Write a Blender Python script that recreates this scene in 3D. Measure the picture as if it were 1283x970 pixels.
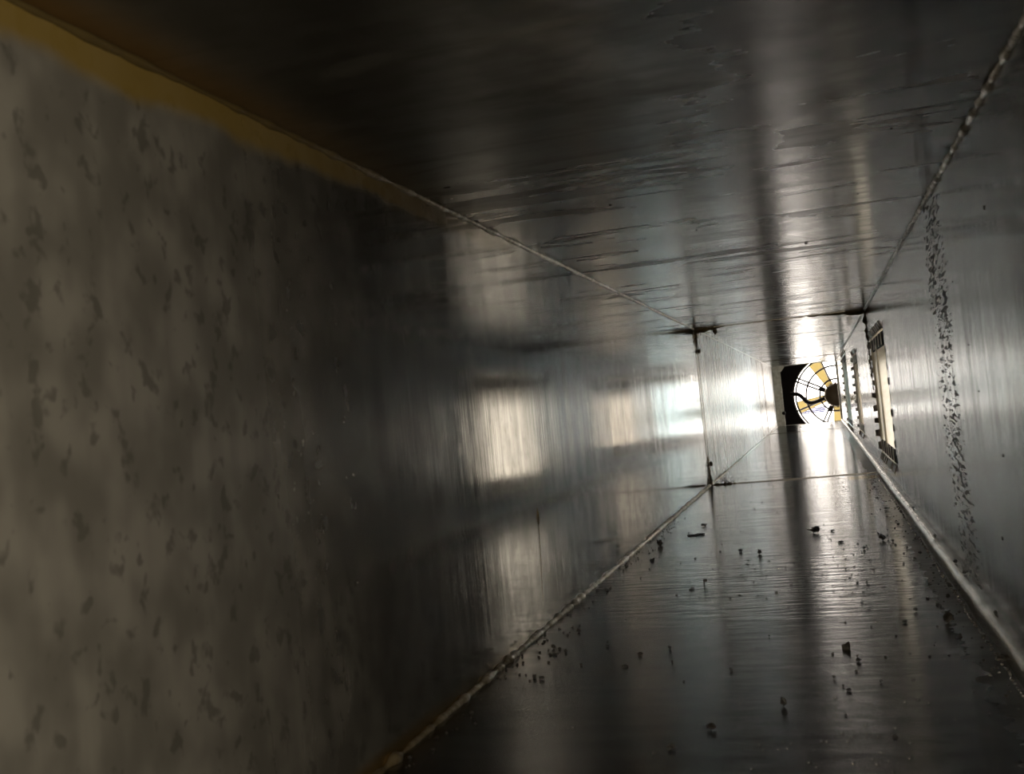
import bpy, bmesh, math, random
from mathutils import Vector, Matrix

for o in list(bpy.data.objects):
    bpy.data.objects.remove(o)
scene = bpy.context.scene
C = scene.collection
random.seed(7)

# ------------------------------------------------------------------ camera, world, light, exposure
XL, XR, ZT, ZF = -0.2913, 0.1254, 0.400, 0.0          # inner faces of the duct (metres)
Y0, YJ1, YJ2, YE = -0.15, 2.776, 6.05, 7.40           # near mouth, two joints, far end
CAM_Z = 0.2138
cam_data = bpy.data.cameras.new('camera')
cam = bpy.data.objects.new('camera', cam_data); C.objects.link(cam)
r, u, f = Vector((0.956503, 0.274712, -0.098158)), Vector((0.102885, -0.002814, 0.994689)), Vector((-0.272977, 0.961522, 0.030955))
M = Matrix((r, u, -f)).transposed().to_4x4(); M.translation = Vector((0, 0, CAM_Z))
cam.matrix_world = M
cam_data.sensor_width = 36.0
cam_data.lens = 36.0 * 1350.0 / 1283.0
cam_data.clip_start = 0.01
cam_data.dof.use_dof = True
cam_data.dof.focus_distance = 2.4
cam_data.dof.aperture_fstop = 26.0
scene.camera = cam

world = bpy.data.worlds.new('outdoor_sky'); scene.world = world
world.use_nodes = True
bg = world.node_tree.nodes['Background']
bg.inputs['Color'].default_value = (1.0, 0.92, 0.84, 1)
bg.inputs['Strength'].default_value = 9.5

scene.view_settings.view_transform = 'Standard'
scene.view_settings.look = 'None'
scene.view_settings.exposure = 0.0
scene.view_settings.gamma = 1.0
scene.view_settings.use_curve_mapping = False
scene.cycles.max_bounces = 9
scene.cycles.glossy_bounces = 9
scene.cycles.diffuse_bounces = 3
scene.cycles.sample_clamp_indirect = 6.0
scene.cycles.blur_glossy = 0.3

def area(name, loc, aim, size, power, col):
    l = bpy.data.lights.new(name, 'AREA'); l.shape = 'DISK'; l.size = size; l.energy = power; l.color = col
    o = bpy.data.objects.new(name, l); C.objects.link(o); o.location = loc
    o.rotation_euler = (Vector(aim) - Vector(loc)).to_track_quat('-Z', 'Y').to_euler()
    return o
area('hall_lamp', (1.3, 2.3, 1.15), (0.2, 2.45, 0.2), 0.5, 135, (1.0, 0.935, 0.85))
area('passage_lamp', (1.3, 3.75, 1.15), (0.2, 3.95, 0.2), 0.5, 185, (1.0, 0.88, 0.76))
area('store_lamp', (1.3, 5.3, 1.15), (0.2, 5.5, 0.2), 0.5, 1100, (0.66, 0.88, 1.0))
area('closet_lamp', (0.04, -0.17, 0.22), (-0.28, 0.25, 0.2), 0.06, 2.1, (1.0, 0.84, 0.58))

# ------------------------------------------------------------------ node helpers
class NT:
    def __init__(s, name):
        s.m = bpy.data.materials.new(name); s.m.use_nodes = True
        s.t = s.m.node_tree; s.n = s.t.nodes
        s.b = s.n['Principled BSDF']; s.out = s.n['Material Output']
        s.co = s.n.new('ShaderNodeTexCoord').outputs['Object']
    def put(s, sock, v):
        if v is None: return
        if hasattr(v, 'is_output'): s.t.links.new(v, sock)
        else: sock.default_value = v
    def math(s, op, a, b=0.0, c=None, clamp=False):
        n = s.n.new('ShaderNodeMath'); n.operation = op; n.use_clamp = clamp
        s.put(n.inputs[0], a); s.put(n.inputs[1], b)
        if c is not None: s.put(n.inputs[2], c)
        return n.outputs[0]
    def add(s, a, b): return s.math('ADD', a, b)
    def mul(s, a, b): return s.math('MULTIPLY', a, b)
    def sub(s, a, b): return s.math('SUBTRACT', a, b)
    def step(s, v, lo, hi, t0=0.0, t1=1.0):
        n = s.n.new('ShaderNodeMapRange'); n.interpolation_type = 'SMOOTHSTEP'
        s.put(n.inputs['Value'], v); s.put(n.inputs['From Min'], lo); s.put(n.inputs['From Max'], hi)
        s.put(n.inputs['To Min'], t0); s.put(n.inputs['To Max'], t1)
        return n.outputs[0]
    def scale(s, vec, sc, rot=(0, 0, 0), loc=(0, 0, 0)):
        n = s.n.new('ShaderNodeMapping'); s.t.links.new(vec, n.inputs['Vector'])
        n.inputs['Scale'].default_value = sc; n.inputs['Rotation'].default_value = rot; n.inputs['Location'].default_value = loc
        return n.outputs[0]
    def noise(s, vec, scale=1.0, detail=3.0, rough=0.55, dist=0.0):
        n = s.n.new('ShaderNodeTexNoise'); s.t.links.new(vec, n.inputs['Vector'])
        n.inputs['Scale'].default_value = scale; n.inputs['Detail'].default_value = detail
        n.inputs['Roughness'].default_value = rough; n.inputs['Distortion'].default_value = dist
        return n.outputs['Fac']
    def voro(s, vec, scale, feature='F1', out='Distance', rnd=1.0):
        n = s.n.new('ShaderNodeTexVoronoi'); n.feature = feature; s.t.links.new(vec, n.inputs['Vector'])
        n.inputs['Scale'].default_value = scale; n.inputs['Randomness'].default_value = rnd
        return n.outputs[out]
    def mix(s, fac, a, b):
        n = s.n.new('ShaderNodeMix'); n.data_type = 'RGBA'
        s.put(n.inputs[0], fac); s.put(n.inputs[6], a); s.put(n.inputs[7], b)
        return n.outputs[2]
    def xyz(s):
        n = s.n.new('ShaderNodeSeparateXYZ'); s.t.links.new(s.co, n.inputs[0]); return n.outputs
    def band(s, v, c, w, soft):
        d = s.math('ABSOLUTE', s.sub(v, c))
        return s.step(d, w, w + soft, 1.0, 0.0)
    def bump(s, h, strength, dist, prev=None):
        n = s.n.new('ShaderNodeBump'); s.put(n.inputs['Height'], h)
        n.inputs['Strength'].default_value = strength; n.inputs['Distance'].default_value = dist
        if prev is not None: s.t.links.new(prev, n.inputs['Normal'])
        return n.outputs[0]

def rgb(a, b, c): return (a, b, c, 1.0)

def galvanised(name, side, rough0=0.13, rough1=0.30, streak=0.5, spangle=0.4, dust=0.10, tone=1.0):
    """Galvanised sheet, rolled across the duct: streaks run round the cross-section."""
    k = NT(name); x, y, z = k.xyz()
    tr = (7, 260, 7)
    st = k.noise(k.scale(k.co, tr), 1.0, 2.0, 0.6)
    st2 = k.noise(k.scale(k.co, (2.2, 60, 2.2)), 1.0, 2.0, 0.5)
    big = k.noise(k.co, 5.0, 1.0, 0.55)
    blot = k.noise(k.scale(k.co, (95, 95, 80)), 1.0, 2.0, 0.55, 0.25)
    spots = k.mul(k.step(blot, 0.56, 0.68), k.step(y, 0.70, 1.0, 1.0, 0.30))
    fl = k.noise(k.scale(k.co, (28, 34, 26)), 1.0, 2.0, 0.5)
    wob = k.noise(k.scale(k.co, (4, 9, 4)), 1.0, 1.0, 0.4)
    col = k.mix(k.step(fl, 0.35, 0.68), rgb(0.24 * tone, 0.237 * tone, 0.233 * tone), rgb(0.38 * tone, 0.377 * tone, 0.373 * tone))
    col = k.mix(k.mul(k.step(st2, 0.45, 0.72), 0.35), col, rgb(0.22, 0.217, 0.213))
    col = k.mix(k.mul(spots, spangle), col, rgb(0.12, 0.12, 0.115))
    met = k.sub(1.0 - dust, k.mul(k.step(big, 0.4, 0.75), dust))
    rg = k.add(k.add(rough0, k.mul(k.step(st2, 0.3, 0.75), rough1 - rough0)), k.mul(spots, 0.14 * spangle))
    h = k.add(k.mul(st, 1.0), k.mul(st2, 0.8))
    return k, (x, y, z), dict(col=col, met=met, rg=rg, st=st, st2=st2, big=big, spots=spots, wob=wob, h=h, streak=streak)

def finish(k, d, extra_bump=None, wob=0.35, aniso=0.0):
    """One bump for everything; weights are heights in millimetres."""
    h = k.add(k.mul(d['wob'], wob * 2.2), k.mul(d['h'], d['streak'] * 0.16))
    if extra_bump is not None: h = k.add(h, k.mul(extra_bump[0], extra_bump[1] * extra_bump[2] * 1000))
    if aniso:                                                  # brushed across the duct: wide scatter along it
        t = k.n.new('ShaderNodeCombineXYZ'); t.inputs[1].default_value = 1.0
        k.t.links.new(t.outputs[0], k.b.inputs['Tangent']); k.b.inputs['Anisotropic'].default_value = aniso
    k.put(k.b.inputs['Base Color'], d['col']); k.put(k.b.inputs['Metallic'], d['met'])
    k.put(k.b.inputs['Roughness'], d['rg']); k.t.links.new(k.bump(h, 1.0, 0.001), k.b.inputs['Normal'])
    return k.m

MAT = {}
# left wall: mottled spangle, yellow-brown mastic film under the ceiling seam near the mouth
k, (x, y, z), d = galvanised('galvanised_left', 'L', 0.075, 0.15, 0.44, 0.62, 0.10)
dusty = k.step(y, 0.76, 0.32)     # the mouth end carries a matt dust film
d['rg'] = k.add(d['rg'], k.mul(dusty, 0.32))
d['rg'] = k.add(d['rg'], k.step(y, YJ1 - 0.001, YJ1 + 0.001, 0.0, 0.17))          # the second length of duct is duller sheet
d['met'] = k.mul(d['met'], k.sub(1.0, k.mul(dusty, 0.6)))
edge = k.add(0.377, k.mul(k.sub(k.noise(k.co, 14, 3), 0.5), 0.02))
film = k.mul(k.step(z, edge, k.add(edge, 0.010)), k.step(y, 1.3, 0.45))
d['col'] = k.mix(k.mul(film, 0.9), d['col'], rgb(0.25, 0.175, 0.038))
d['met'] = k.mul(d['met'], k.sub(1.0, k.mul(film, 0.8)))
lowfilm = k.mul(k.step(z, 0.016, 0.006), k.step(y, 1.1, 0.7))
d['col'] = k.mix(k.mul(lowfilm, 0.8), d['col'], rgb(0.34, 0.21, 0.05))
MAT['left'] = finish(k, d)
# right wall: band of black pitting running down from the ceiling seam
k, (x, y, z), d = galvanised('galvanised_right', 'R', 0.15, 0.24, 0.42, 0.10, 0.03)
sway = k.mul(k.sub(k.noise(k.scale(k.co, (1, 0.5, 9)), 1.0, 2), 0.5), 0.10)
bandm = k.band(k.add(y, sway), 1.165, 0.045, 0.10)
speck = k.noise(k.scale(k.co, (60, 42, 300)), 1.0, 3.0, 0.6)
thr = k.sub(0.78, k.mul(bandm, 0.25))
pit = k.mul(k.step(speck, thr, k.add(thr, 0.035)), k.step(bandm, 0.0, 0.2))
d['col'] = k.mix(k.mul(pit, 0.95), d['col'], rgb(0.012, 0.012, 0.012))
d['met'] = k.mul(d['met'], k.sub(1.0, k.mul(pit, 0.9)))
d['rg'] = k.add(d['rg'], k.mul(pit, 0.4))
rst = k.mul(k.mul(k.step(y, 2.45, 2.72), k.step(y, 2.80, 2.78)), k.step(z, 0.345, 0.385))
d['col'] = k.mix(k.mul(rst, 0.9), d['col'], rgb(0.24, 0.12, 0.05))
d['met'] = k.mul(d['met'], k.sub(1.0, k.mul(rst, 0.7)))
yel = k.mul(k.mul(k.band(y, 2.62, 0.03, 0.15), k.band(z, 0.05, 0.02, 0.05)), 0.7)
d['col'] = k.mix(yel, d['col'], rgb(0.40, 0.29, 0.10))
MAT['right'] = finish(k, d, (pit, -0.04, 0.001), 0.3, 0.15)
# ceiling: wiped smears, a dark smudge, rust at the joint corner
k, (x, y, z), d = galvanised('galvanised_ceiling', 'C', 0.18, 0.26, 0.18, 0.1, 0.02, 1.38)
d['rg'] = k.add(d['rg'], k.mul(k.mul(k.step(y, 1.1, 0.5), k.step(x, 0.0, -0.12)), 0.16))
warp = k.noise(k.scale(k.co, (5, 16, 1), (0, 0, 0.35)), 1.0, 4.0, 0.6, 1.2)
smear = k.step(warp, 0.54, 0.66)
d['rg'] = k.add(d['rg'], k.mul(smear, 0.10))
d['col'] = k.mix(k.mul(smear, 0.16), d['col'], rgb(0.30, 0.29, 0.28))
dx = k.sub(x, 0.025); dy = k.sub(k.add(y, k.mul(dx, 1.2)), 0.72)
q = k.add(k.mul(k.mul(dx, dx), 420.0), k.mul(k.mul(dy, dy), 3200.0))
smud = k.mul(k.step(k.add(q, k.mul(k.sub(k.noise(k.scale(k.co, (40, 90, 1), (0, 0, 0.5)), 1.0, 4, 0.65), 0.5), 4.0)), 1.9, -0.3), 0.75)
d['col'] = k.mix(smud, d['col'], rgb(0.07, 0.065, 0.06))
d['met'] = k.mul(d['met'], k.sub(1.0, k.mul(smud, 0.6)))
rx = k.step(k.add(x, k.mul(k.sub(k.noise(k.co, 30, 3), 0.5), 0.06)), 0.055, 0.115)
ry = k.mul(k.step(y, 2.35, 2.68), k.step(y, 2.80, 2.78))
rust = k.mul(rx, ry)
d['col'] = k.mix(k.mul(rust, 0.95), d['col'], rgb(0.24, 0.11, 0.04))
d['met'] = k.mul(d['met'], k.sub(1.0, k.mul(rust, 0.8)))
mouth_shade = k.mul(k.step(k.add(x, k.mul(k.sub(k.noise(k.scale(k.co, (9, 5, 1)), 1.0, 3), 0.5), 0.25)), -0.02, -0.14), k.step(y, 1.25, 0.75))
d['col'] = k.mix(k.mul(mouth_shade, 0.8), d['col'], rgb(0.10, 0.095, 0.08))          # shade painted into the colour, widening the brown stain near the mouth
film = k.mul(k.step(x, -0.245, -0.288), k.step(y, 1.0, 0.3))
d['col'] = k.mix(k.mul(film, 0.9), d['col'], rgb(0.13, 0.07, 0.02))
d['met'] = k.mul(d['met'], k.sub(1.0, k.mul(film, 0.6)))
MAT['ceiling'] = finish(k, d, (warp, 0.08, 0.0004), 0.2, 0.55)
# floor: thin wet film with fine cross ripples, yellow drip by the joint
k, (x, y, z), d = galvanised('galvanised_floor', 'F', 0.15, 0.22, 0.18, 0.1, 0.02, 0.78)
rip = k.noise(k.scale(k.co, (14, 75, 1)), 1.0, 3.0, 0.6, 0.4)
zone = k.add(k.mul(k.band(y, 1.28, 0.08, 0.22), 0.95), 0.22)
ripple = k.mul(rip, zone)
dirt = k.step(k.noise(k.scale(k.co, (40, 60, 1)), 1.0, 4.0, 0.65), 0.60, 0.72)
seamdirt = k.step(k.add(x, k.mul(k.sub(k.noise(k.co, 40, 3), 0.5), 0.02)), 0.072, 0.10)
d['col'] = k.mix(k.mul(k.mul(dirt, k.add(seamdirt, 0.25)), 0.55), d['col'], rgb(0.06, 0.055, 0.05))
d['rg'] = k.add(d['rg'], k.mul(seamdirt, 0.14))
yel = k.mul(k.mul(k.band(x, 0.075, 0.022, 0.02), k.band(y, 2.66, 0.02, 0.05)), 0.85)
d['col'] = k.mix(yel, d['col'], rgb(0.55, 0.38, 0.08))
MAT['floor'] = finish(k, d, (ripple, 1.0, 0.0014), 0.15, 0.6)

def simple(name, col, rough=0.5, metal=0.0, col2=None, nscale=60.0, bump=0.0, bdist=0.001):
    k = NT(name)
    n = k.noise(k.co, nscale, 3.0, 0.6)
    k.put(k.b.inputs['Base Color'], k.mix(k.step(n, 0.35, 0.65), col, col2 or tuple(0.7 * c for c in col[:3]) + (1.0,)))
    k.b.inputs['Roughness'].default_value = rough; k.b.inputs['Metallic'].default_value = metal
    if bump: k.t.links.new(k.bump(n, bump, bdist), k.b.inputs['Normal'])
    return k.m
k = NT('sealed_seam_bead'); x, y, z = k.xyz(); n_ = k.noise(k.co, 160, 3, 0.6)
aged = k.mul(k.step(y, 1.05, 0.55), k.step(x, 0.0, -0.1))
k.put(k.b.inputs['Base Color'], k.mix(aged, k.mix(k.step(n_, 0.35, 0.65), rgb(0.62, 0.60, 0.55), rgb(0.26, 0.235, 0.18)), rgb(0.09, 0.066, 0.025)))
k.put(k.b.inputs['Metallic'], k.mul(0.75, k.sub(1.0, aged))); k.put(k.b.inputs['Roughness'], k.add(0.28, k.mul(aged, 0.3)))
k.t.links.new(k.bump(n_, 0.5, 0.001), k.b.inputs['Normal'])
MAT['bead'] = k.m
MAT['cleat'] = simple('joint_cleat', rgb(0.60, 0.58, 0.55), 0.25, 0.95, rgb(0.42, 0.38, 0.32), 40, 0.2)
MAT['sealant'] = simple('brown_sealant', rgb(0.035, 0.024, 0.012), 0.45, 0.0, rgb(0.13, 0.085, 0.03), 90, 0.6)
MAT['dark_tab'] = simple('bent_tab_steel', rgb(0.24, 0.20, 0.14), 0.45, 0.6, rgb(0.12, 0.09, 0.06), 60)
MAT['white_paint'] = simple('cream_enamel', rgb(0.80, 0.77, 0.70), 0.4, 0.0, rgb(0.75, 0.71, 0.62), 30)
MAT['sleeve'] = simple('boot_steel', rgb(0.55, 0.52, 0.46), 0.4, 0.6, rgb(0.40, 0.36, 0.28), 30)
MAT['crumb'] = simple('black_crumb', rgb(0.010, 0.009, 0.008), 0.6, 0.0, rgb(0.030, 0.026, 0.022), 400, 0.6)
MAT['droplet'] = simple('clear_droplet', rgb(0.55, 0.55, 0.54), 0.06, 1.0, rgb(0.5, 0.5, 0.5), 40)
MAT['black'] = simple('matt_black', rgb(0.012, 0.009, 0.008), 0.7, 0.0, rgb(0.02, 0.014, 0.012), 20)
MAT['motor'] = simple('brown_motor', rgb(0.36, 0.26, 0.14), 0.5, 0.0, rgb(0.28, 0.20, 0.10), 20)
MAT['wire'] = simple('guard_wire', rgb(0.10, 0.09, 0.08), 0.4, 0.5, rgb(0.06, 0.05, 0.05), 50)
MAT['bright_edge'] = simple('bright_edge', rgb(0.72, 0.71, 0.68), 0.3, 0.8, rgb(0.55, 0.53, 0.5), 40)
MAT['plaster'] = simple('pale_plaster', rgb(0.78, 0.765, 0.74), 0.8, 0.0, rgb(0.74, 0.725, 0.70), 6)
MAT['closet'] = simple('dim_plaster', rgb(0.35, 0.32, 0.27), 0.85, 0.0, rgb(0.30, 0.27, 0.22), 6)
MAT['blue'] = simple('blue_sheet', rgb(0.008, 0.011, 0.05), 0.5, 0.0, rgb(0.014, 0.018, 0.065), 10)
MAT['white_board'] = simple('white_board', rgb(0.8, 0.8, 0.8), 0.6, 0.0, rgb(0.75, 0.75, 0.78), 10)
kb = NT('tan_blade')
tr = kb.n.new('ShaderNodeBsdfTranslucent'); tr.inputs['Color'].default_value = rgb(0.42, 0.37, 0.22)
mx = kb.n.new('ShaderNodeMixShader'); mx.inputs[0].default_value = 0.7
nz = kb.noise(kb.co, 12, 2)
kb.put(kb.b.inputs['Base Color'], kb.mix(nz, rgb(0.30, 0.25, 0.14), rgb(0.35, 0.29, 0.16)))
kb.t.links.new(kb.b.outputs[0], mx.inputs[1]); kb.t.links.new(tr.outputs[0], mx.inputs[2]); kb.t.links.new(mx.outputs[0], kb.out.inputs['Surface'])
MAT['blade'] = kb.m

# ------------------------------------------------------------------ mesh helpers
def mesh_obj(name, verts, faces, mat, parent=None, smooth=False):
    me = bpy.data.meshes.new(name); me.from_pydata([tuple(v) for v in verts], [], faces); me.update()
    me.materials.append(MAT[mat])
    if smooth:
        for p in me.polygons: p.use_smooth = True
    o = bpy.data.objects.new(name, me); C.objects.link(o)
    if parent: o.parent = parent
    return o
def bm_obj(name, bm, mat, parent=None, smooth=False):
    bmesh.ops.recalc_face_normals(bm, faces=bm.faces)
    me = bpy.data.meshes.new(name); bm.to_mesh(me); bm.free(); me.materials.append(MAT[mat])
    if smooth:
        for p in me.polygons: p.use_smooth = True
    o = bpy.data.objects.new(name, me); C.objects.link(o)
    if parent: o.parent = parent
    return o
def empty(name, loc=(0, 0, 0), label=None, cat=None, group=None, kind=None):
    o = bpy.data.objects.new(name, None); C.objects.link(o); o.location = loc; o.empty_display_size = 0.02
    return tag(o, label, cat, group, kind)
def tag(o, label=None, cat=None, group=None, kind=None):
    for a, b in (('label', label), ('category', cat), ('group', group), ('kind', kind)):
        if b: o[a] = b
    return o
def copy_of(o, parent, loc=None, rot=None):
    c = o.copy(); C.objects.link(c); c.parent = parent
    if loc is not None: c.location = loc
    if rot is not None: c.rotation_euler = rot
    return c
def add_box(bm, lo, hi, bevel=0.0):
    g = bmesh.ops.create_cube(bm, size=1.0)
    lo, hi = Vector(lo), Vector(hi)
    for v in g['verts']:
        v.co = Vector([(lo[i] + hi[i]) / 2 + v.co[i] * (hi[i] - lo[i]) for i in range(3)])
    if bevel:
        es = {e for v in g['verts'] for e in v.link_edges}
        bmesh.ops.bevel(bm, geom=list(es), offset=bevel, segments=1, affect='EDGES')
def box(name, lo, hi, mat, parent=None, bevel=0.0):
    bm = bmesh.new(); add_box(bm, lo, hi, bevel); return bm_obj(name, bm, mat, parent)
def holed_plate(name, axis, pos, thick, u0, u1, v0, v1, holes, mat, parent=None):
    """Plate of real thickness at axis=pos (grown by thick), with rectangular holes (u0,u1,v0,v1)."""
    us = sorted({u0, u1, *[h[0] for h in holes], *[h[1] for h in holes]})
    vs = sorted({v0, v1, *[h[2] for h in holes], *[h[3] for h in holes]})
    other = [i for i in range(3) if i != axis]
    solid = {}
    for i in range(len(us) - 1):
        for j in range(len(vs) - 1):
            cu, cv = (us[i] + us[i + 1]) / 2, (vs[j] + vs[j + 1]) / 2
            solid[i, j] = not any(h[0] < cu < h[1] and h[2] < cv < h[3] for h in holes)
    verts, faces, idx = [], [], {}
    def V(i, j, s):
        if (i, j, s) not in idx:
            p = [0, 0, 0]; p[axis] = pos + s * thick; p[other[0]] = us[i]; p[other[1]] = vs[j]
            idx[i, j, s] = len(verts); verts.append(p)
        return idx[i, j, s]
    for (i, j), ok in solid.items():
        if not ok: continue
        for s in (0, 1): faces.append((V(i, j, s), V(i + 1, j, s), V(i + 1, j + 1, s), V(i, j + 1, s)))
        for di, dj, a, b in ((-1, 0, (i, j), (i, j + 1)), (1, 0, (i + 1, j), (i + 1, j + 1)), (0, -1, (i, j), (i + 1, j)), (0, 1, (i, j + 1), (i + 1, j + 1))):
            if not solid.get((i + di, j + dj), False):
                faces.append((V(*a, 0), V(*b, 0), V(*b, 1), V(*a, 1)))
    o = mesh_obj(name, verts, faces, mat, parent)
    bm = bmesh.new(); bm.from_mesh(o.data); bmesh.ops.recalc_face_normals(bm, faces=bm.faces); bm.to_mesh(o.data); bm.free()
    return o
def sweep(name, rings, mat, parent=None, smooth=True):
    """Tube through rings, each a list of points; ends closed."""
    n = len(rings[0]); verts = [p for r_ in rings for p in r_]; faces = []
    for i in range(len(rings) - 1):
        for j in range(n):
            faces.append((i * n + j, i * n + (j + 1) % n, (i + 1) * n + (j + 1) % n, (i + 1) * n + j))
    faces.append(tuple(range(n))[::-1]); faces.append(tuple(range((len(rings) - 1) * n, len(rings) * n)))
    return mesh_obj(name, verts, faces, mat, parent, smooth)
def tube(name, pts, rad, mat, parent=None, n=8):
    pts = [Vector(p) for p in pts]; rings = []
    for i, p in enumerate(pts):
        t = (pts[min(i + 1, len(pts) - 1)] - pts[max(i - 1, 0)]).normalized()
        a = t.cross(Vector((0, 1, 0)) if abs(t.y) < 0.9 else Vector((1, 0, 0))).normalized(); b = t.cross(a)
        rr = rad[i] if isinstance(rad, (list, tuple)) else rad
        rings.append([p + rr * (math.cos(q) * a + math.sin(q) * b) for q in [2 * math.pi * j / n for j in range(n)]])
    return sweep(name, rings, mat, parent)
def wander(n, amp, smooth=3):
    v = [random.uniform(-1, 1) for _ in range(n)]
    for _ in range(smooth): v = [(v[max(i - 1, 0)] + 2 * v[i] + v[min(i + 1, n - 1)]) / 4 for i in range(n)]
    return [amp * q for q in v]

# ------------------------------------------------------------------ the duct itself
T = 0.0015
REG = [(2.15, 2.69, 0.055, 0.322), (3.66, 4.14, 0.055, 0.326), (5.02, 5.92, 0.030, 0.372)]     # register openings: y0, y1, z0, z1
secs = [(Y0, YJ1), (YJ1, YJ2), (YJ2, YE)]
wl = empty('wall_left', (0, 0, 0), 'mottled galvanised sheet wall filling the left of the duct', 'wall', None, 'structure')
wr = empty('wall_right', (0, 0, 0), 'galvanised duct wall on the right pierced by register openings', 'wall', None, 'structure')
fl = empty('floor', (0, 0, 0), 'wet-looking galvanised duct floor strewn with black crumbs', 'floor', None, 'structure')
ce = empty('ceiling', (0, 0, 0), 'smeared shiny galvanised duct ceiling', 'ceiling', None, 'structure')
for a, b in secs:
    holed_plate('sheet_panel', 0, XL, -T, a, b, ZF, ZT, [], 'left', wl)
    holed_plate('sheet_panel', 0, XR, T, a, b, ZF, ZT, [h for h in REG if a <= h[0] < b], 'right', wr)
    holed_plate('sheet_panel', 2, ZF, -T, XL - T, XR + T, a, b, [], 'floor', fl)
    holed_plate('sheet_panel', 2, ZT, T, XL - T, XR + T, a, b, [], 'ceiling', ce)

def corner_bead(name, cx, cz, sx, sz, y0, y1, base, lump, label, mat='bead', step=0.005, taper=None):
    """Lumpy sealed seam lying in a corner; sx, sz point into the duct."""
    n = int((y1 - y0) / step); w = wander(n, 1.0, 1); w2 = wander(n, 1.0, 3); rings = []
    for i in range(n):
        yy = y0 + (y1 - y0) * i / (n - 1)
        rr = base * (1 + lump * w[i] + 0.5 * lump * w2[i])
        if taper: rr *= taper(yy)
        rr = max(rr, base * 0.25)
        ring = [(cx - sx * 0.001, yy, cz - sz * 0.001)]
        for j in range(6):
            a = (math.pi / 2) * j / 5
            ring.append((cx + sx * rr * math.cos(a), yy, cz + sz * rr * math.sin(a)))
        rings.append(ring)
    return tag(sweep(name, rings, mat), label, 'seam', None, 'structure')
corner_bead('trim_1', XL, ZT, 1, -1, Y0, YE, 0.0026, 0.5, 'thin bright seam where left wall meets the ceiling')
corner_bead('trim_2', XL, ZF, 1, 1, Y0, YE, 0.0036, 0.8, 'lumpy sealed seam where left wall meets the floor')
corner_bead('trim_3', XR, ZT, -1, -1, Y0, YE, 0.0030, 0.8, 'ragged pale seam where right wall meets the ceiling')
# folded lock seam standing on the floor along the right wall, broken at the joint
def lock_seam(parent, y0, y1, h, wdt):
    n = int((y1 - y0) / 0.012); w = wander(n, 0.0012, 2); w2 = wander(n, 0.001, 5); rings = []
    for i in range(n):
        yy = y0 + (y1 - y0) * i / (n - 1); hh, ww = h + w[i], wdt + w2[i]
        prof = [(XR + 0.001, -0.001), (XR - ww - 0.001, -0.001), (XR - ww, hh * 0.55), (XR - ww * 0.86, hh * 0.85), (XR - ww * 0.55, hh), (XR - ww * 0.2, hh * 1.02), (XR + 0.001, hh * 0.92)]
        rings.append([(px, yy, pz) for px, pz in prof])
    return sweep('seam_strip', rings, 'cleat', parent)
ls = empty('trim_4', (0, 0, 0), 'raised folded lock seam along the foot of the right wall', 'seam', None, 'structure')
lock_seam(ls, Y0, YJ1 - 0.012, 0.016, 0.013)
lock_seam(ls, YJ1 + 0.006, YE, 0.014, 0.011)
# beads of sealant weeping along the floor edge of the lock seam
bm = bmesh.new(); yy = 0.62
while yy < 2.7:
    rr = random.uniform(0.0010, 0.0024)
    g = bmesh.ops.create_icosphere(bm, subdivisions=1, radius=rr)
    px = XR - 0.0165 - random.uniform(0, 0.003)
    for v in g['verts']: v.co = Vector((px + v.co.x, yy + v.co.y * 1.8, v.co.z * 0.7 + 0.0004))
    yy += random.uniform(0.003, 0.012)
tag(bm_obj('sealant_beads', bm, 'droplet', ls, True), None, None, None, 'stuff')

# joint between the first two duct sections: cleats, sealant smears
j1 = empty('trim_5', (0, 0, 0), 'cleated joint ring with brown sealant at its corners', 'duct joint', None, 'structure')
def cleat_v(x, s, y, z0, z1, parent):
    for a, b, h in ((-0.026, -0.014, 0.0007), (-0.004, 0.012, 0.0005), (0.026, 0.044, 0.0009)):
        lo = (min(x, x + s * h), y + a, z0); hi = (max(x, x + s * h), y + b, z1)
        box('cleat', lo, hi, 'cleat', parent, 0.0004)
def cleat_h(z, s, y, x0, x1, parent, hs=0.0014):
    for a, b, h in ((-0.014, -0.008, hs), (0.004, 0.012, hs)):
        box('cleat', (x0, y + a, min(z, z + s * h)), (x1, y + b, max(z, z + s * h)), 'cleat', parent, 0.0004)
cleat_v(XL, 1, YJ1, 0.006, ZT - 0.005, j1)
cleat_h(ZF, 1, YJ1, XL + 0.004, XR - 0.014, j1)
cleat_h(ZT, -1, YJ1, XL + 0.004, XR - 0.004, j1)
def sealant_run(p0, p1, prof, normal, parent, jit=0.0015, n=60, flat=0.5):
    p0, p1, nn = Vector(p0), Vector(p1), Vector(normal); d_ = (p1 - p0).normalized(); side = d_.cross(nn)
    w = wander(n, 1.0, 1); rings = []
    for i in range(n):
        t = i / (n - 1); c = p0.lerp(p1, t); rr = max(0.0006, prof(t) + jit * w[i] * min(1, prof(t) / 0.003))
        rings.append([c + side * rr * math.cos(a) + nn * rr * flat * math.sin(a) for a in [2 * math.pi * j / 8 for j in range(8)]])
    return sweep('sealant', rings, 'sealant', parent)
sealant_run((XL + 0.002, YJ1 - 0.004, ZT), (XR - 0.002, YJ1 - 0.004, ZT), lambda t: 0.0016 + 0.015 * max(0, 1 - t / 0.17) ** 0.5 * (t < 0.17) + 0.014 * max(0, (t - 0.55) / 0.45) ** 1.5, (0, 0, -1), j1, 0.004, 90, 0.75)
sealant_run((XL + 0.004, YJ1 - 0.01, 0.0), (XL + 0.075, YJ1 - 0.004, 0.0), lambda t: 0.004 + 0.012 * math.sin(math.pi * min(1, t * 1.05)) ** 0.7, (0, 0, 1), j1, 0.008, 40, 0.35)
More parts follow.
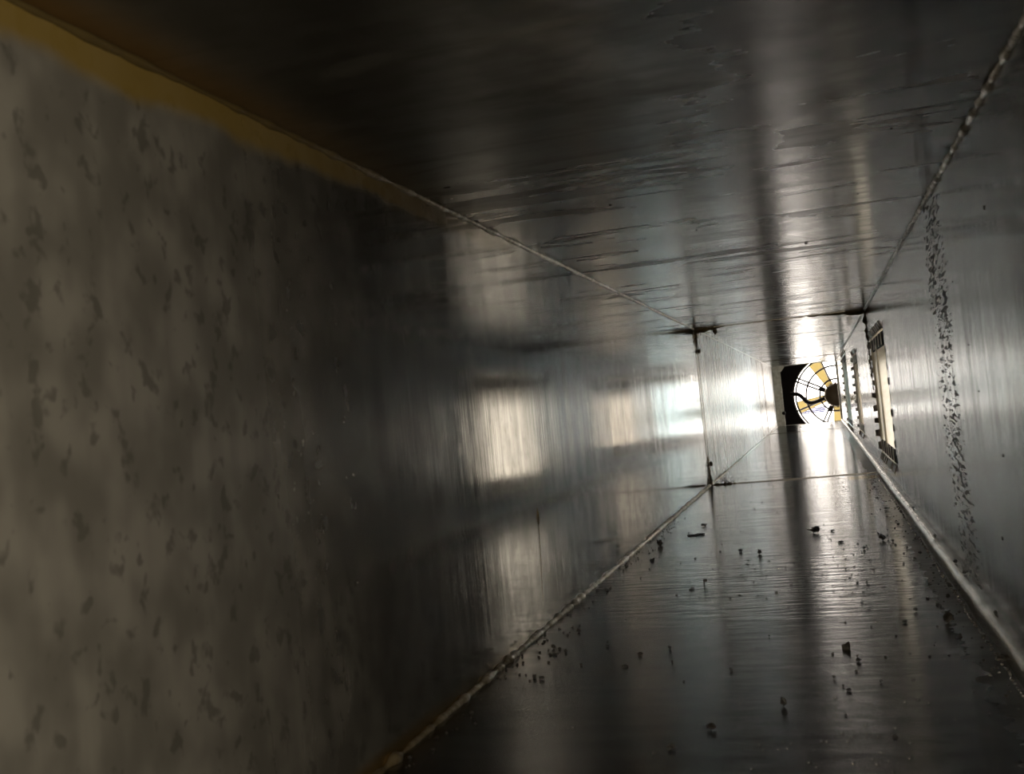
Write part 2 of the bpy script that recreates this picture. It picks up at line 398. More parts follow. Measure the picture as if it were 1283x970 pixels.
sealant_run((XL, YJ1, 0.400), (XL, YJ1, 0.335), lambda t: 0.012 * (1 - t) + 0.0035, (1, 0, 0), j1, 0.004, 30)
sealant_run((XL, YJ1, 0.0), (XL, YJ1, 0.075), lambda t: 0.011 * (1 - t) + 0.003, (1, 0, 0), j1, 0.004, 30)
sealant_run((XR, YJ1 - 0.002, 0.395), (XR, YJ1 - 0.002, 0.20), lambda t: 0.010 * (1 - t) + 0.002, (-1, 0, 0), j1, 0.009, 60)
for loc, rr in (((XL + 0.004, YJ1 + 0.03, 0.345), 0.0055), ((XL + 0.004, YJ1 + 0.03, 0.052), 0.006), ((XL + 0.052, YJ1 - 0.004, 0.389), 0.008)):
    bm = bmesh.new(); bmesh.ops.create_icosphere(bm, subdivisions=2, radius=rr)
    for v in bm.verts: v.co = Vector((v.co.x * 0.8, v.co.y, v.co.z)) * random.uniform(0.8, 1.2) + Vector(loc)
    bm_obj('sealant_blob', bm, 'sealant', j1, True)
# second joint, thin
j2 = empty('trim_6', (0, 0, 0), 'thin dark second joint ring deeper in the duct', 'duct joint', None, 'structure')
sealant_run((XL, YJ2, 0.39), (XL, YJ2, 0.01), lambda t: 0.005, (1, 0, 0), j2, 0.003, 40, 0.4)
sealant_run((XL + 0.004, YJ2, ZT), (XR - 0.004, YJ2, ZT), lambda t: 0.006, (0, 0, -1), j2, 0.002, 40, 0.4)
sealant_run((XL + 0.004, YJ2, ZF), (XR - 0.02, YJ2, ZF), lambda t: 0.006, (0, 0, 1), j2, 0.002, 40, 0.3)
sealant_run((XL, YJ2 - 0.55, 0.395), (XL, YJ2 - 0.55, 0.01), lambda t: 0.003, (1, 0, 0), j2, 0.001, 40, 0.3)
# far end frame round the opening to the fan plenum
ef = empty('trim_7', (0, 0, 0), 'pale metal frame round the far opening to the fan', 'frame', None, 'structure')
holed_plate('end_plate', 1, YE, 0.003, XL - 0.01, XR + 0.012, -0.012, ZT + 0.012, [(-0.243, XR - 0.003, 0.003, 0.395)], 'bright_edge', ef)
box('edge_strip', (-0.253, YE - 0.006, 0.004), (-0.241, YE + 0.006, 0.385), 'bright_edge', ef, 0.001)
box('edge_strip', (XR - 0.012, YE - 0.03, 0.016), (XR - 0.002, YE + 0.006, 0.395), 'bright_edge', ef, 0.001)
mesh_obj('corner_gusset', [(-0.243, YE - 0.004, 0.36), (-0.243, YE - 0.004, 0.395), (-0.212, YE - 0.004, 0.395), (-0.236, YE - 0.004, 0.36), (-0.212, YE - 0.004, 0.389),
    (-0.243, YE, 0.36), (-0.243, YE, 0.395), (-0.212, YE, 0.395), (-0.236, YE, 0.36), (-0.212, YE, 0.389)],
    [(0, 1, 2, 4, 3), (5, 8, 9, 7, 6), (0, 3, 8, 5), (3, 4, 9, 8), (4, 2, 7, 9), (2, 1, 6, 7), (1, 0, 5, 6)], 'bright_edge', ef)
bm = bmesh.new(); bmesh.ops.create_cone(bm, cap_ends=True, segments=10, radius1=0.013, radius2=0.009, depth=0.014, matrix=Matrix.Translation((-0.245, YE - 0.012, 0.085)) @ Matrix.Rotation(math.pi / 2, 4, 'X'))
bm_obj('knob', bm, 'black', ef)

# ------------------------------------------------------------------ supply registers in the right wall
WX = XR + 0.075                                            # face of the room wall that the boots open through
blade_me = None
def make_blade(zh):
    pr = [(0.0, 0.0), (0.006, 0.0035), (0.012, 0.009), (0.017, 0.017), (0.020, 0.026)]
    t = 0.0012; verts, faces = [], []
    for zz in (0.0, zh):
        for px, py in pr: verts.append((px, py, zz))
        for px, py in reversed(pr): verts.append((px + t * 0.7, py - t * 0.7, zz))
    n = len(pr) * 2
    for i in range(n): faces.append((i, (i + 1) % n, n + (i + 1) % n, n + i))
    for i in range(len(pr) - 1):
        faces.append((i, n - 1 - i, n - 2 - i, i + 1)[::-1]); faces.append((n + i, n + i + 1, 2 * n - 2 - i, 2 * n - 1 - i))
    return verts, faces
tab_v = [(-0.0012, 0, -0.0095), (-0.0012, 0, 0.0095), (-0.006, 0.013, 0.0080), (-0.006, 0.013, -0.0080), (0, 0, -0.0095), (0, 0, 0.0095), (-0.0048, 0.0135, 0.0080), (-0.0048, 0.0135, -0.0080)]
tab_f = [(0, 1, 2, 3), (4, 7, 6, 5), (0, 4, 5, 1), (1, 5, 6, 2), (2, 6, 7, 3), (3, 7, 4, 0)]
blade_proto = tab_proto = None
reg_labels = ['nearest supply register with notched tabs in the right wall, beside the first joint',
              'middle supply register in the right wall, past the first joint',
              'farthest supply register in the right wall, next to the fan opening']
for (a, b, RZ0, RZ1), lab in zip(REG, reg_labels):
    rg = empty('supply_register', (XR, (a + b) / 2, RZ0), lab, 'register', 'supply registers along the right duct wall')
    oy, oz = (a + b) / 2, RZ0
    def loc(p): return (p[0] - XR, p[1] - oy, p[2] - oz)
    # boot sleeve (four sides) between duct and room wall
    for nm, lo, hi in (('boot_side', (XR, a - T, RZ0 - T), (WX + 0.004, a, RZ1 + T)), ('boot_side', (XR, b, RZ0 - T), (WX + 0.004, b + T, RZ1 + T)),
                       ('boot_side', (XR, a, RZ0 - T), (WX + 0.004, b, RZ0)), ('boot_side', (XR, a, RZ1), (WX + 0.004, b, RZ1 + T))):
        box(nm, loc(lo), loc(hi), 'sleeve', rg)
    zb, zt = RZ0 + 0.026, RZ1 - 0.022
    ga = a + 0.075
    fv = [(XR + 0.001, a, RZ0), (XR + 0.007, ga + 0.03, RZ0), (XR + 0.0085, ga + 0.03, RZ0), (XR + 0.0025, a, RZ0)]
    fv = [loc(v) for v in fv] + [loc((v[0], v[1], RZ1)) for v in fv]
    mesh_obj('shade_filler', fv, [(0, 3, 2, 1), (4, 5, 6, 7), (0, 1, 5, 4), (1, 2, 6, 5), (2, 3, 7, 6), (3, 0, 4, 7)], 'black', rg)  # added black filler, stands in for the unlit near side of the opening
    box('shade_filler', loc((XR + 0.0085, ga - 0.0015, RZ0)), loc((WX, ga, RZ1)), 'dark_tab', rg)
    box('centre_bar', loc((XR + 0.001, b - 0.20, RZ0 + 0.02)), loc((XR + 0.0045, b - 0.175, RZ1 - 0.02)), 'sleeve', rg, 0.0005)
    for zz, hh, nf in ((RZ0 + 0.004, 0.026, 6), (RZ1 - 0.030, 0.026, 5)):
        box('dark_backing', loc((XR + 0.0030, a + 0.002, zz - 0.003)), loc((XR + 0.0038, b - 0.002, zz + hh)), 'black', rg)  # black backing added to darken the gaps between the fins
        for i in range(nf):
            yf = ga + 0.04 + i * (b - ga - 0.06) / (nf - 1)
            box('fin', loc((XR + 0.0004, yf - 0.009, zz)), loc((XR + 0.0018, yf + 0.009, zz + hh)), 'white_paint', rg, 0.0003)
    for zz in (zb, zt):                                        # rails that carry the blades
        box('rail', loc((XR + 0.012, ga, zz - 0.002)), loc((XR + 0.016, b, zz + 0.002)), 'white_paint', rg, 0.0005)
    nb = int(round((b - ga) / 0.030))
    for i in range(nb):
        p = loc((XR + 0.004, ga + (i + 0.2) * (b - ga) / nb, zb - 0.006))
        if blade_proto is None or i == 0:
            v, fc = make_blade(zt - zb + 0.012); blade_proto = mesh_obj('blade', v, fc, 'white_paint', rg); blade_proto.location = p
        else: copy_of(blade_proto, rg, p)
    # tabs folded over onto the duct face round the opening
    spots = []
    nz_ = 9
    for i in range(nz_):
        zz = RZ0 + (i + 0.5) * (RZ1 - RZ0) / nz_
        spots.append(((XR, b, zz), 0.0, 0)); spots.append(((XR, a, zz), math.pi, 0))
    ny = int((b - a) / 0.03)
    for i in range(ny):
        y_ = a + (i + 0.5) * (b - a) / ny
        spots.append(((XR, y_, RZ0), 0, -1)); spots.append(((XR, y_, RZ1), 0, 1))
    for p, q_, way in spots:
        rot = (q_, 0, 0) if way == 0 else ((math.pi / 2, 0, 0) if way > 0 else (-math.pi / 2, 0, 0))
        rot = (rot[0] + random.uniform(-0.12, 0.12), 0, random.uniform(-0.15, 0.10))
        near = way == 0 and q_ > 1
        if tab_proto is None:
            tab_proto = mesh_obj('tab', tab_v, tab_f, 'dark_tab', rg); tab_proto.location = loc(p); tab_proto.rotation_euler = rot
        else:
            c = copy_of(tab_proto, rg, loc(p), rot)
            if near: c.scale = (0.12, 0.8, 0.8)
            elif way == 0: c.scale = (1.2, 1.4, random.uniform(0.6, 0.9))

# rooms behind the registers (plain lit rooms that give the light)
def room(nm, x0, x1, y0, y1, z0, z1, mat, open_axis, holes):
    """Closed room; one wall carries rectangular holes."""
    if open_axis == 'left':
        tag(holed_plate('wall_' + nm + '_left', 0, x0, 0.02, y0, y1, z0, z1, holes, mat), 'pale plaster wall behind the registers', 'wall', None, 'structure')
    else: tag(box('wall_' + nm + '_left', (x0 - 0.02, y0, z0), (x0, y1, z1), mat), 'plain wall outside the duct', 'wall', None, 'structure')
    if open_axis == 'front':
        tag(holed_plate('wall_' + nm + '_front', 1, y1, 0.02, x0 - 0.02, x1 + 0.02, z0, z1, holes, mat), 'closet wall round the duct mouth', 'wall', None, 'structure')
    else: tag(box('wall_' + nm + '_front', (x0, y1, z0), (x1, y1 + 0.02, z1), mat), 'plain wall outside the duct', 'wall', None, 'structure')
    tag(box('wall_' + nm + '_right', (x1, y0, z0), (x1 + 0.02, y1, z1), mat), 'plain wall outside the duct', 'wall', None, 'structure')
    tag(box('wall_' + nm + '_back', (x0, y0 - 0.02, z0), (x1, y0, z1), mat), 'plain wall outside the duct', 'wall', None, 'structure')
    tag(box('floor_' + nm, (x0 - 0.02, y0 - 0.02, z0 - 0.02), (x1 + 0.02, y1 + 0.02, z0), mat), 'plain floor outside the duct', 'floor', None, 'structure')
    tag(box('ceiling_' + nm, (x0 - 0.02, y0 - 0.02, z1), (x1 + 0.02, y1 + 0.02, z1 + 0.02), mat), 'plain ceiling outside the duct', 'ceiling', None, 'structure')
for nm, i, y0, y1 in (('hall', 0, 1.3, 3.1), ('passage', 1, 3.2, 4.6), ('store', 2, 4.75, 6.2)):
    room(nm, WX, 2.4, y0, y1, -1.2, 1.3, 'plaster', 'left', [REG[i]])
room('closet', -1.2, 1.2, -2.2, Y0 - 0.02, -1.0, 1.6, 'closet', 'front', [(XL - T, XR + T, -T, ZT + T)])

# ------------------------------------------------------------------ exhaust fan in its dark plenum
FY, FX, FZ, FR = 7.90, 0.108, 0.171, 0.293
x0, x1, z0, z1 = -0.42, 0.62, -0.25, 0.60
def pst(o): return tag(o, 'sooty black plenum panel between the duct end and the fan', 'panel', None, 'structure')
pst(holed_plate('wall_plenum_front', 1, YE + 0.004, 0.004, x0, x1, z0, z1, [(XL - 0.008, XR + 0.010, -0.01, 0.41)], 'black'))
for nm, lo, hi in (('wall_plenum_left', (x0 - 0.004, YE + 0.004, z0), (x0, FY, z1)), ('wall_plenum_right', (x1, YE + 0.004, z0), (x1 + 0.004, FY, z1)),
                   ('floor_plenum', (x0, YE + 0.004, z0 - 0.004), (x1, FY, z0)), ('ceiling_plenum', (x0, YE + 0.004, z1), (x1, FY, z1 + 0.004))):
    pst(box(nm, lo, hi, 'black'))
fan = empty('exhaust_fan', (FX, FY, FZ), 'wire-guarded exhaust fan with brown motor and tan blades at the duct end', 'fan')
# orifice plate: rectangle with a round hole, turned-in rim
N = 72; verts, faces = [], []
for yy in (0.0, 0.006):
    for i in range(N):
        a = 2 * math.pi * i / N; c, s = math.cos(a), math.sin(a)
        verts.append((FR * c, yy, FR * s))
        tx = (x1 - FX) / c if c > 1e-6 else ((x0 - FX) / c if c < -1e-6 else 1e9)
        tz = (z1 - FZ) / s if s > 1e-6 else ((z0 - FZ) / s if s < -1e-6 else 1e9)
        t = min(tx, tz); verts.append((t * c, yy, t * s))
for i in range(N):
    j = (i + 1) % N
    faces += [(2 * i, 2 * i + 1, 2 * j + 1, 2 * j), (2 * N + 2 * i, 2 * N + 2 * j, 2 * N + 2 * j + 1, 2 * N + 2 * i + 1), (2 * i, 2 * j, 2 * N + 2 * j, 2 * N + 2 * i)]
mesh_obj('orifice_plate', verts, faces, 'black', fan)
def ring_part(nm, rad, wire, yy, mat):
    n = 64; rings = []
    for i in range(n + 1):
        a = 2 * math.pi * i / n; e = Vector((math.cos(a), 0, math.sin(a)))
        rings.append([e * (rad + wire * math.cos(q)) + Vector((0, yy + wire * math.sin(q), 0)) for q in [2 * math.pi * j / 6 for j in range(6)]])
    return sweep(nm, rings, mat, fan)
ring_part('rim', FR - 0.002, 0.006, 0.003, 'bright_edge')
for rad in (0.275, 0.205, 0.112): ring_part('guard_ring', rad, 0.0065, -0.03, 'wire')
for deg, pair in ((108, 0), (153, 1), (198, 0), (243, 1), (288, 0), (333, 1), (18, 0), (63, 1)):
    a = math.radians(deg); e = Vector((math.cos(a), 0, math.sin(a))); sd = Vector((-math.sin(a), 0, math.cos(a)))
    if pair:
        for s in (-1, 1):
            tube('strut', [e * 0.09 + sd * 0.011 * s + Vector((0, -0.034, 0)), e * (FR + 0.01) + sd * 0.013 * s + Vector((0, -0.034, 0))], 0.0062, 'wire', fan, 6)
        bm = bmesh.new(); add_box(bm, (-0.022, -0.012, -0.015), (0.022, 0.012, 0.015), 0.003)
        bmesh.ops.transform(bm, matrix=Matrix.Translation(e * 0.105 + Vector((0, -0.034, 0))) @ Matrix.Rotation(-a, 4, 'Y'), verts=bm.verts)
        bm_obj('clamp', bm, 'black', fan)
        bm = bmesh.new(); add_box(bm, (-0.010, -0.006, -0.020), (0.010, 0.006, 0.020), 0.002)
        bmesh.ops.transform(bm, matrix=Matrix.Translation(e * (FR + 0.006) + Vector((0, -0.034, 0))) @ Matrix.Rotation(-a, 4, 'Y'), verts=bm.verts)
        bm_obj('strut_foot', bm, 'black', fan)
    else:
        tube('guard_spoke', [e * 0.10 + Vector((0, -0.03, 0)), e * (FR + 0.004) + Vector((0, -0.03, 0))], 0.0062, 'wire', fan, 6)
# motor: ribbed drum with a domed face
bm = bmesh.new(); prof = [(0.0, -0.125), (0.05, -0.122), (0.074, -0.110), (0.082, -0.095), (0.082, -0.01), (0.070, 0.0), (0.0, 0.0)]
n = 40; rows = []
for rr, yy in prof: rows.append([bm.verts.new((rr * math.cos(2 * math.pi * i / n), yy, rr * math.sin(2 * math.pi * i / n))) for i in range(n)] if rr else [bm.verts.new((0, yy, 0))])
for ra, rb in zip(rows, rows[1:]):
    for i in range(n):
        q = [ra[i % len(ra)], ra[(i + 1) % len(ra)] if len(ra) > 1 else None, rb[(i + 1) % len(rb)] if len(rb) > 1 else None, rb[i % len(rb)]]
        bm.faces.new([v for v in q if v is not None])
mo = bm_obj('motor', bm, 'motor', fan, True)
for i in range(16):
    a = 2 * math.pi * i / 16; e = Vector((math.cos(a), 0, math.sin(a)))
    bm = bmesh.new(); add_box(bm, (-0.006, -0.04, -0.005), (0.006, 0.04, 0.005), 0.001)
    bmesh.ops.transform(bm, matrix=Matrix.Translation(e * 0.083 + Vector((0, -0.055, 0))) @ Matrix.Rotation(-a, 4, 'Y'), verts=bm.verts)
    bm_obj('cooling_fin', bm, 'motor', mo)
tube('power_cable', [(x_ - FX, 7.86 - FY, z_ - FZ) for x_, z_ in ((-0.200, 0.206), (-0.171, 0.203), (-0.150, 0.199), (-0.134, 0.188), (-0.116, 0.166), (-0.100, 0.145), (-0.082, 0.133), (-0.064, 0.130), (-0.042, 0.132), (-0.020, 0.138), (0.006, 0.147), (0.035, 0.156))], 0.0145, 'black', fan)
bl_me = None
for i, deg in enumerate((118, 194, 270, 342, 54)):
    a = math.radians(deg)
    if bl_me is None:
        verts, faces = [], []; nr, nc = 10, 6
        for s in (0, 1):
            for q in range(nr + 1):
                t = q / nr; rr = 0.08 + t * 0.195; hw = 0.026 + 0.018 * t
                for w_ in range(nc + 1):
                    v_ = -1 + 2 * w_ / nc; pitch = 0.45 - 0.2 * t
                    verts.append((rr, 0.05 + v_ * hw * pitch + 0.008 * (1 - v_ * v_) + s * 0.002, v_ * hw))
        m_ = (nr + 1) * (nc + 1)
        for s in (0, 1):
            for q in range(nr):
                for w_ in range(nc):
                    i0 = s * m_ + q * (nc + 1) + w_
                    fq = (i0, i0 + 1, i0 + nc + 2, i0 + nc + 1); faces.append(fq if s else fq[::-1])
        edge_ = [w_ for w_ in range(nc + 1)] + [q * (nc + 1) + nc for q in range(1, nr + 1)] + [nr * (nc + 1) + w_ for w_ in range(nc - 1, -1, -1)] + [q * (nc + 1) for q in range(nr - 1, 0, -1)]
        for e0, e1 in zip(edge_, edge_[1:] + edge_[:1]): faces.append((e0, e1, m_ + e1, m_ + e0))
        proto = mesh_obj('fan_blade', verts, faces, 'blade', fan, True); proto.rotation_euler = (0, -a, 0); bl_me = proto
    else: copy_of(bl_me, fan, (0, 0, 0), (0, -a, 0))
bm = bmesh.new(); bmesh.ops.create_cone(bm, cap_ends=True, segments=24, radius1=0.085, radius2=0.075, depth=0.05, matrix=Matrix.Translation((0, 0.05, 0)) @ Matrix.Rotation(math.pi / 2, 4, 'X'))
bm_obj('blade_hub', bm, 'motor', fan)
# blue sheeting seen outdoors through the fan
bs = empty('blue_banner', (-0.08, 9.5, 0.0), 'blue striped sheet outdoors, glimpsed through the fan guard', 'sheet')
box('post', (-0.13, 0.0, -1.2), (-0.118, 0.012, 0.09), 'white_board', bs)
for i in range(4):
    zz = 0.026 + 0.0125 * i
    verts = []; nn = 14
    for s in (0, 1):
        for q in range(nn + 1):
            xx = -0.10 + 0.21 * q / nn
            verts += [(xx, 0.006 * math.sin(xx * 60 + i) + s * 0.002, zz + 0.03 * (xx) * 0.2), (xx, 0.006 * math.sin(xx * 60 + i) + s * 0.002, zz + 0.0118 + 0.03 * xx * 0.2)]
    w_ = 2 * (nn + 1); faces = []
    for q in range(nn):
        a0 = 2 * q; faces += [(a0, a0 + 1, a0 + 3, a0 + 2), (w_ + a0, w_ + a0 + 2, w_ + a0 + 3, w_ + a0 + 1), (a0, a0 + 2, w_ + a0 + 2, w_ + a0), (a0 + 1, w_ + a0 + 1, w_ + a0 + 3, a0 + 3)]
    faces += [(0, w_, w_ + 1, 1), (w_ - 2, w_ - 1, 2 * w_ - 1, 2 * w_ - 2)]
    mesh_obj('stripe', verts, faces, 'blue', bs)

# ------------------------------------------------------------------ debris lying in the duct
def crumb(name, x, y, w, h, label, group=None, cat='debris', flat=1.0, z=0.0, seed=None):
    rnd = random.Random(seed if seed is not None else int((x * 31 + y * 17) * 1e4))
    bm = bmesh.new(); bmesh.ops.create_icosphere(bm, subdivisions=2, radius=0.5)
    ph = [rnd.uniform(0, 6.28) for _ in range(6)]
    for v in bm.verts:
        c = v.co.normalized()
        k_ = 1 + 0.28 * math.sin(5 * c.x + ph[0]) * math.cos(4 * c.z + ph[1]) + 0.22 * math.sin(7 * c.y + ph[2]) + rnd.uniform(-0.10, 0.10)
        v.co = Vector((c.x * w * 0.5 * k_, c.y * w * 0.45 * k_, c.z * h * 0.5 * k_))
    lo = min(v.co.z for v in bm.verts)
    for v in bm.verts: v.co.z -= lo
    o = bm_obj(name, bm, 'crumb'); o.location = (x, y, z); o.rotation_euler = (0, 0, rnd.uniform(0, 3.1))
    return tag(o, label, cat, group)
mm = 0.001
ORD = ['first', 'second', 'third', 'fourth', 'fifth', 'sixth', 'seventh', 'eighth', 'ninth', 'tenth', 'eleventh', 'twelfth', 'thirteenth']
BIG = [(-0.2585, 1.653, 9.1, 9.1, 'lumpy black crumb on the floor near the left corner seam'),
       (-0.1010, 1.502, 5.2, 6.2, 'small upright black pellet right of the wide blue-grey floor reflection'),
       (0.0613, 1.562, 9.7, 6.5, 'forked black crumb beside the bright register reflection on the floor'),
       (0.0072, 0.883, 4.3, 3.0, 'rounded black pellet just below the winged floor flake'),
       (0.0875, 1.015, 8.4, 8.4, 'blocky dark chunk standing near the right lock seam'),
       (0.1096, 0.874, 8.0, 4.0, 'wide dark lump against the lock seam at the right edge'),
       (-0.0460, 0.763, 4.2, 5.5, 'single tall black crumb in the lower middle of the floor'),
       (-0.0904, 0.712, 6.6, 3.9, 'oval black pellet near the bottom edge, in the blue-grey reflection'),
       (-0.1117, 0.674, 5.6, 2.6, 'faint ragged crumb nearest the camera at the bottom edge'),
       (0.0513, 1.020, 4.2, 2.8, 'small black crumb inside the bright streak on the floor'),
       (0.0644, 1.069, 3.7, 2.9, 'small black crumb just right of the bright streak on the floor'),
       (-0.0023, 0.798, 4.2, 2.2, 'flat oval crumb below the middle of the floor, second from its pair'),
       (0.0345, 1.491, 4.1, 3.1, 'tiny square black crumb left of the forked crumb'),
       (0.0064, 1.567, 9.7, 2.2, 'thin flat dark flake right of the tailed crumb')]
for x_, y_, w_, h_, lab in BIG: crumb('black_crumb', x_, y_, w_ * mm, h_ * mm, lab, 'loose crumbs on the duct floor')
SM_L = [(-0.2607, 0.970, 3.3, 3.3), (-0.2526, 0.943, 3.9, 1.9), (-0.2534, 0.965, 2.7, 2.0), (-0.2449, 0.953, 2.6, 2.6), (-0.2499, 0.862, 4.2, 3.0), (-0.2428, 0.857, 4.7, 2.4), (-0.2514, 1.038, 4.3, 2.9), (-0.2673, 1.269, 4.4, 1.7)]
SM_M = [(-0.1290, 1.535, 6.3, 4.2), (-0.2156, 1.881, 10.4, 3.9), (-0.2478, 1.496, 6.2, 3.1), (-0.1643, 1.250, 6.9, 1.7), (-0.1729, 0.930, 4.5, 2.6), (-0.1791, 0.890, 5.5, 1.8), (-0.1495, 0.950, 2.6, 2.6), (-0.1413, 0.901, 1.9, 1.9), (-0.0897, 0.865, 3.0, 2.4), (-0.2090, 0.967, 3.3, 2.0), (-0.1873, 1.490, 3.1, 2.1)]
SM_R = [(0.0736, 1.542, 3.2, 3.2), (-0.0037, 1.697, 8.2, 2.3), (0.0068, 0.898, 1.9, 1.9), (0.0895, 0.954, 3.3, 3.3), (-0.0119, 0.834, 2.3, 2.3), (0.0045, 0.852, 2.3, 1.8), (0.0205, 0.819, 2.3, 2.3), (-0.0655, 0.984, 2.0, 2.0), (0.0003, 1.030, 2.1, 1.4), (0.0223, 1.008, 2.1, 1.4), (-0.0056, 0.810, 1.7, 1.7), (-0.0056, 0.739, 2.0, 1.5), (0.0216, 0.691, 2.9, 1.9)]
SM_S = [(0.0988, 1.127, 3.9, 3.9), (0.1064, 1.184, 4.9, 4.1), (0.104, 1.32, 4, 3), (0.098, 1.42, 4, 3), (0.103, 1.55, 5, 3), (0.100, 1.05, 3.2, 2.6), (0.107, 0.95, 3.4, 2.6), (0.092, 1.72, 5, 3), (0.088, 1.95, 6, 3)]
for lst, lab, grp in ((SM_L, 'tiny dark crumb in the cluster beside the left floor seam', 'crumbs by the left floor seam'),
                      (SM_M, 'tiny dark crumb scattered on the left half of the floor', 'crumbs on the left half of the floor'),
                      (SM_R, 'tiny dark crumb scattered on the right half of the floor', 'crumbs on the right half of the floor'),
                      (SM_S, 'tiny dark crumb along the foot of the right lock seam', 'crumbs along the lock seam')):
    for i_, (x_, y_, w_, h_) in enumerate(sorted(lst, key=lambda c: c[1])): crumb('small_crumb', x_, y_, w_ * mm, h_ * mm, lab + ', ' + ORD[i_] + ' from the camera', grp)
for i, (yy_, w_) in enumerate(((0.96, 3.5), (1.16, 3.6), (1.235, 4.5), (1.45, 4), (1.78, 5))):
    crumb('small_crumb', XR - 0.006, yy_, w_ * mm, 3.2 * mm, 'tiny dark crumb perched on top of the lock seam, ' + ORD[i] + ' from the camera', 'crumbs on the lock seam', z=0.0162)

# crumb with a pointed tail
tc = empty('tailed_crumb', (-0.0305, 1.692, 0.0), 'largest black crumb with a pointed tail, middle of the floor', 'debris', 'loose crumbs on the duct floor')
o = crumb('lump', 0.003, 0, 0.0115, 0.0085, None, None, None, seed=4); o.parent = tc
for k_ in ('category', 'group', 'label'):
    if k_ in o: del o[k_]
tube('tail', [(-0.002, 0, 0.004), (-0.006, 0.001, 0.0045), (-0.0105, 0.001, 0.006)], [0.0022, 0.0014, 0.0003], 'crumb', tc, 6)
# winged flake
wf = empty('winged_flake', (-0.0009, 0.927, 0.0), 'winged black flake standing on the floor in the lower right', 'debris', 'loose crumbs on the duct floor')
def flake(nm, pts, th, parent, mat='crumb'):
    n_ = len(pts); v = [Vector(p) for p in pts] + [Vector(p) + Vector((0.0002, th, 0.0002)) for p in pts]
    return mesh_obj(nm, v, [tuple(range(n_)), tuple(range(2 * n_ - 1, n_ - 1, -1))] + [(i, (i + 1) % n_, n_ + (i + 1) % n_, n_ + i) for i in range(n_)], mat, parent)
flake('wing', [(-0.0035, 0, 0), (0.0028, 0, 0), (0.0030, -0.001, 0.0040), (0.0024, -0.001, 0.0066), (0.0004, 0, 0.0052), (-0.0006, 0.0005, 0.0040), (-0.0036, 0.001, 0.0034)], 0.0012, wf)
flake('wing', [(-0.0030, -0.0015, 0), (0.0020, -0.0018, 0), (0.0008, -0.0010, 0.0032), (-0.0022, -0.0006, 0.0028)], 0.0010, wf)
# standing flag-shaped flake
ff = empty('upright_flake', (-0.1506, 1.268, 0.0), 'thin flag-shaped black flake standing on the left floor', 'debris', 'loose crumbs on the duct floor')
flake('stalk', [(-0.0022, 0, 0), (-0.0008, 0, 0), (-0.0006, 0, 0.0050), (-0.0020, 0, 0.0052)], 0.0008, ff)
flake('flag', [(-0.0022, 0, 0.0050), (0.0022, -0.0004, 0.0046), (0.0026, -0.0004, 0.0080), (-0.0008, 0, 0.0082), (-0.0024, 0, 0.0076)], 0.0008, ff)
# bent wire with a loop
pts = [(-0.0165, 0, 0.0008), (-0.011, 0.002, 0.0008), (-0.006, -0.001, 0.001), (-0.002, 0.0, 0.0008)]
for i in range(15):
    a = math.pi + 2 * math.pi * i / 14 * 0.96
    pts.append((0.0045 + 0.0065 * math.cos(a), 0.0 + 0.012 * math.sin(a), 0.0010 + 0.0006 * math.sin(3 * a)))
o = tube('wire_loop', pts, 0.0011, 'crumb', None, 6); o.location = (-0.213, 1.756, 0)
tag(o, 'thin dark wire with a small loop lying on the floor', 'wire')
o2 = tube('wire_scrap', [(-0.014, 0.004, 0.0008), (-0.0125, -0.006, 0.0008), (-0.010, 0.0, 0.001)], 0.0009, 'crumb', None, 6); o2.location = (-0.213, 1.752, 0)
tag(o2, 'short forked wire scrap crossing the end of the looped wire', 'wire')
# drip on the left wall
dr = empty('sealant_drip', (XL, 1.0755, 0.1185), 'dark teardrop of sealant stuck on the left wall with a run below', 'drip')
rings = []
for i in range(12):
    t = i / 11; rr = 0.0022 * math.sin(math.pi * min(1, t * 0.92 + 0.04)) ** 0.8 * (0.35 + 0.9 * t) + 0.0002
    rings.append([(0.0002 + rr * 0.7 * max(0, math.cos(a)), rr * math.sin(a) * 1.6, 0.004 - 0.018 * t) for a in [2 * math.pi * j / 8 for j in range(8)]])
sweep('drop', rings, 'sealant', dr)
tube('run', [(0.0, -0.001, -0.012), (0.0001, -0.004, -0.04), (0.0, -0.010, -0.07), (0.0, -0.012, -0.092)], [0.0005, 0.0003, 0.0003, 0.0001], 'sealant', dr, 6)
# specks stuck to the walls and ceiling
def speck(loc, nrm, rad, label, group, cat='speck', mat='crumb'):
    bm = bmesh.new(); bmesh.ops.create_icosphere(bm, subdivisions=1, radius=rad)
    for v in bm.verts:
        v.co = v.co * random.uniform(0.75, 1.25)
        v.co -= Vector(nrm) * (v.co.dot(Vector(nrm)) * 0.6)
    o = bm_obj('stuck_speck', bm, mat, None, True); o.location = loc
    return tag(o, label, cat, group)
for i_, (yy_, zz_, rr) in enumerate(((0.8305, 0.3319, 1.8), (1.05, 0.30, 1.0), (0.99, 0.24, 1.0), (0.96, 0.20, 1.1), (0.8704, 0.152, 1.5), (0.9213, 0.0835, 1.6))):
    speck((XR - 0.0002, yy_, zz_), (1, 0, 0), rr * mm, 'small black speck stuck on the right wall, ' + ORD[i_] + ' from the top', 'specks on the right wall')
for i_, (x_, y_, rr) in enumerate(((0.0702, 0.8375, 1.5), (-0.20, 0.92, 1.0), (-0.1648, 0.9665, 1.9), (0.055, 1.1, 1.2), (-0.11, 1.18, 1.2), (-0.13, 1.32, 1.2), (0.0025, 1.4103, 2.2), (-0.04, 1.9, 1.6))):
    speck((x_, y_, ZT - 0.0002), (0, 0, 1), rr * mm, 'small black speck stuck on the ceiling, ' + ORD[i_] + ' from the camera', 'specks on the ceiling')
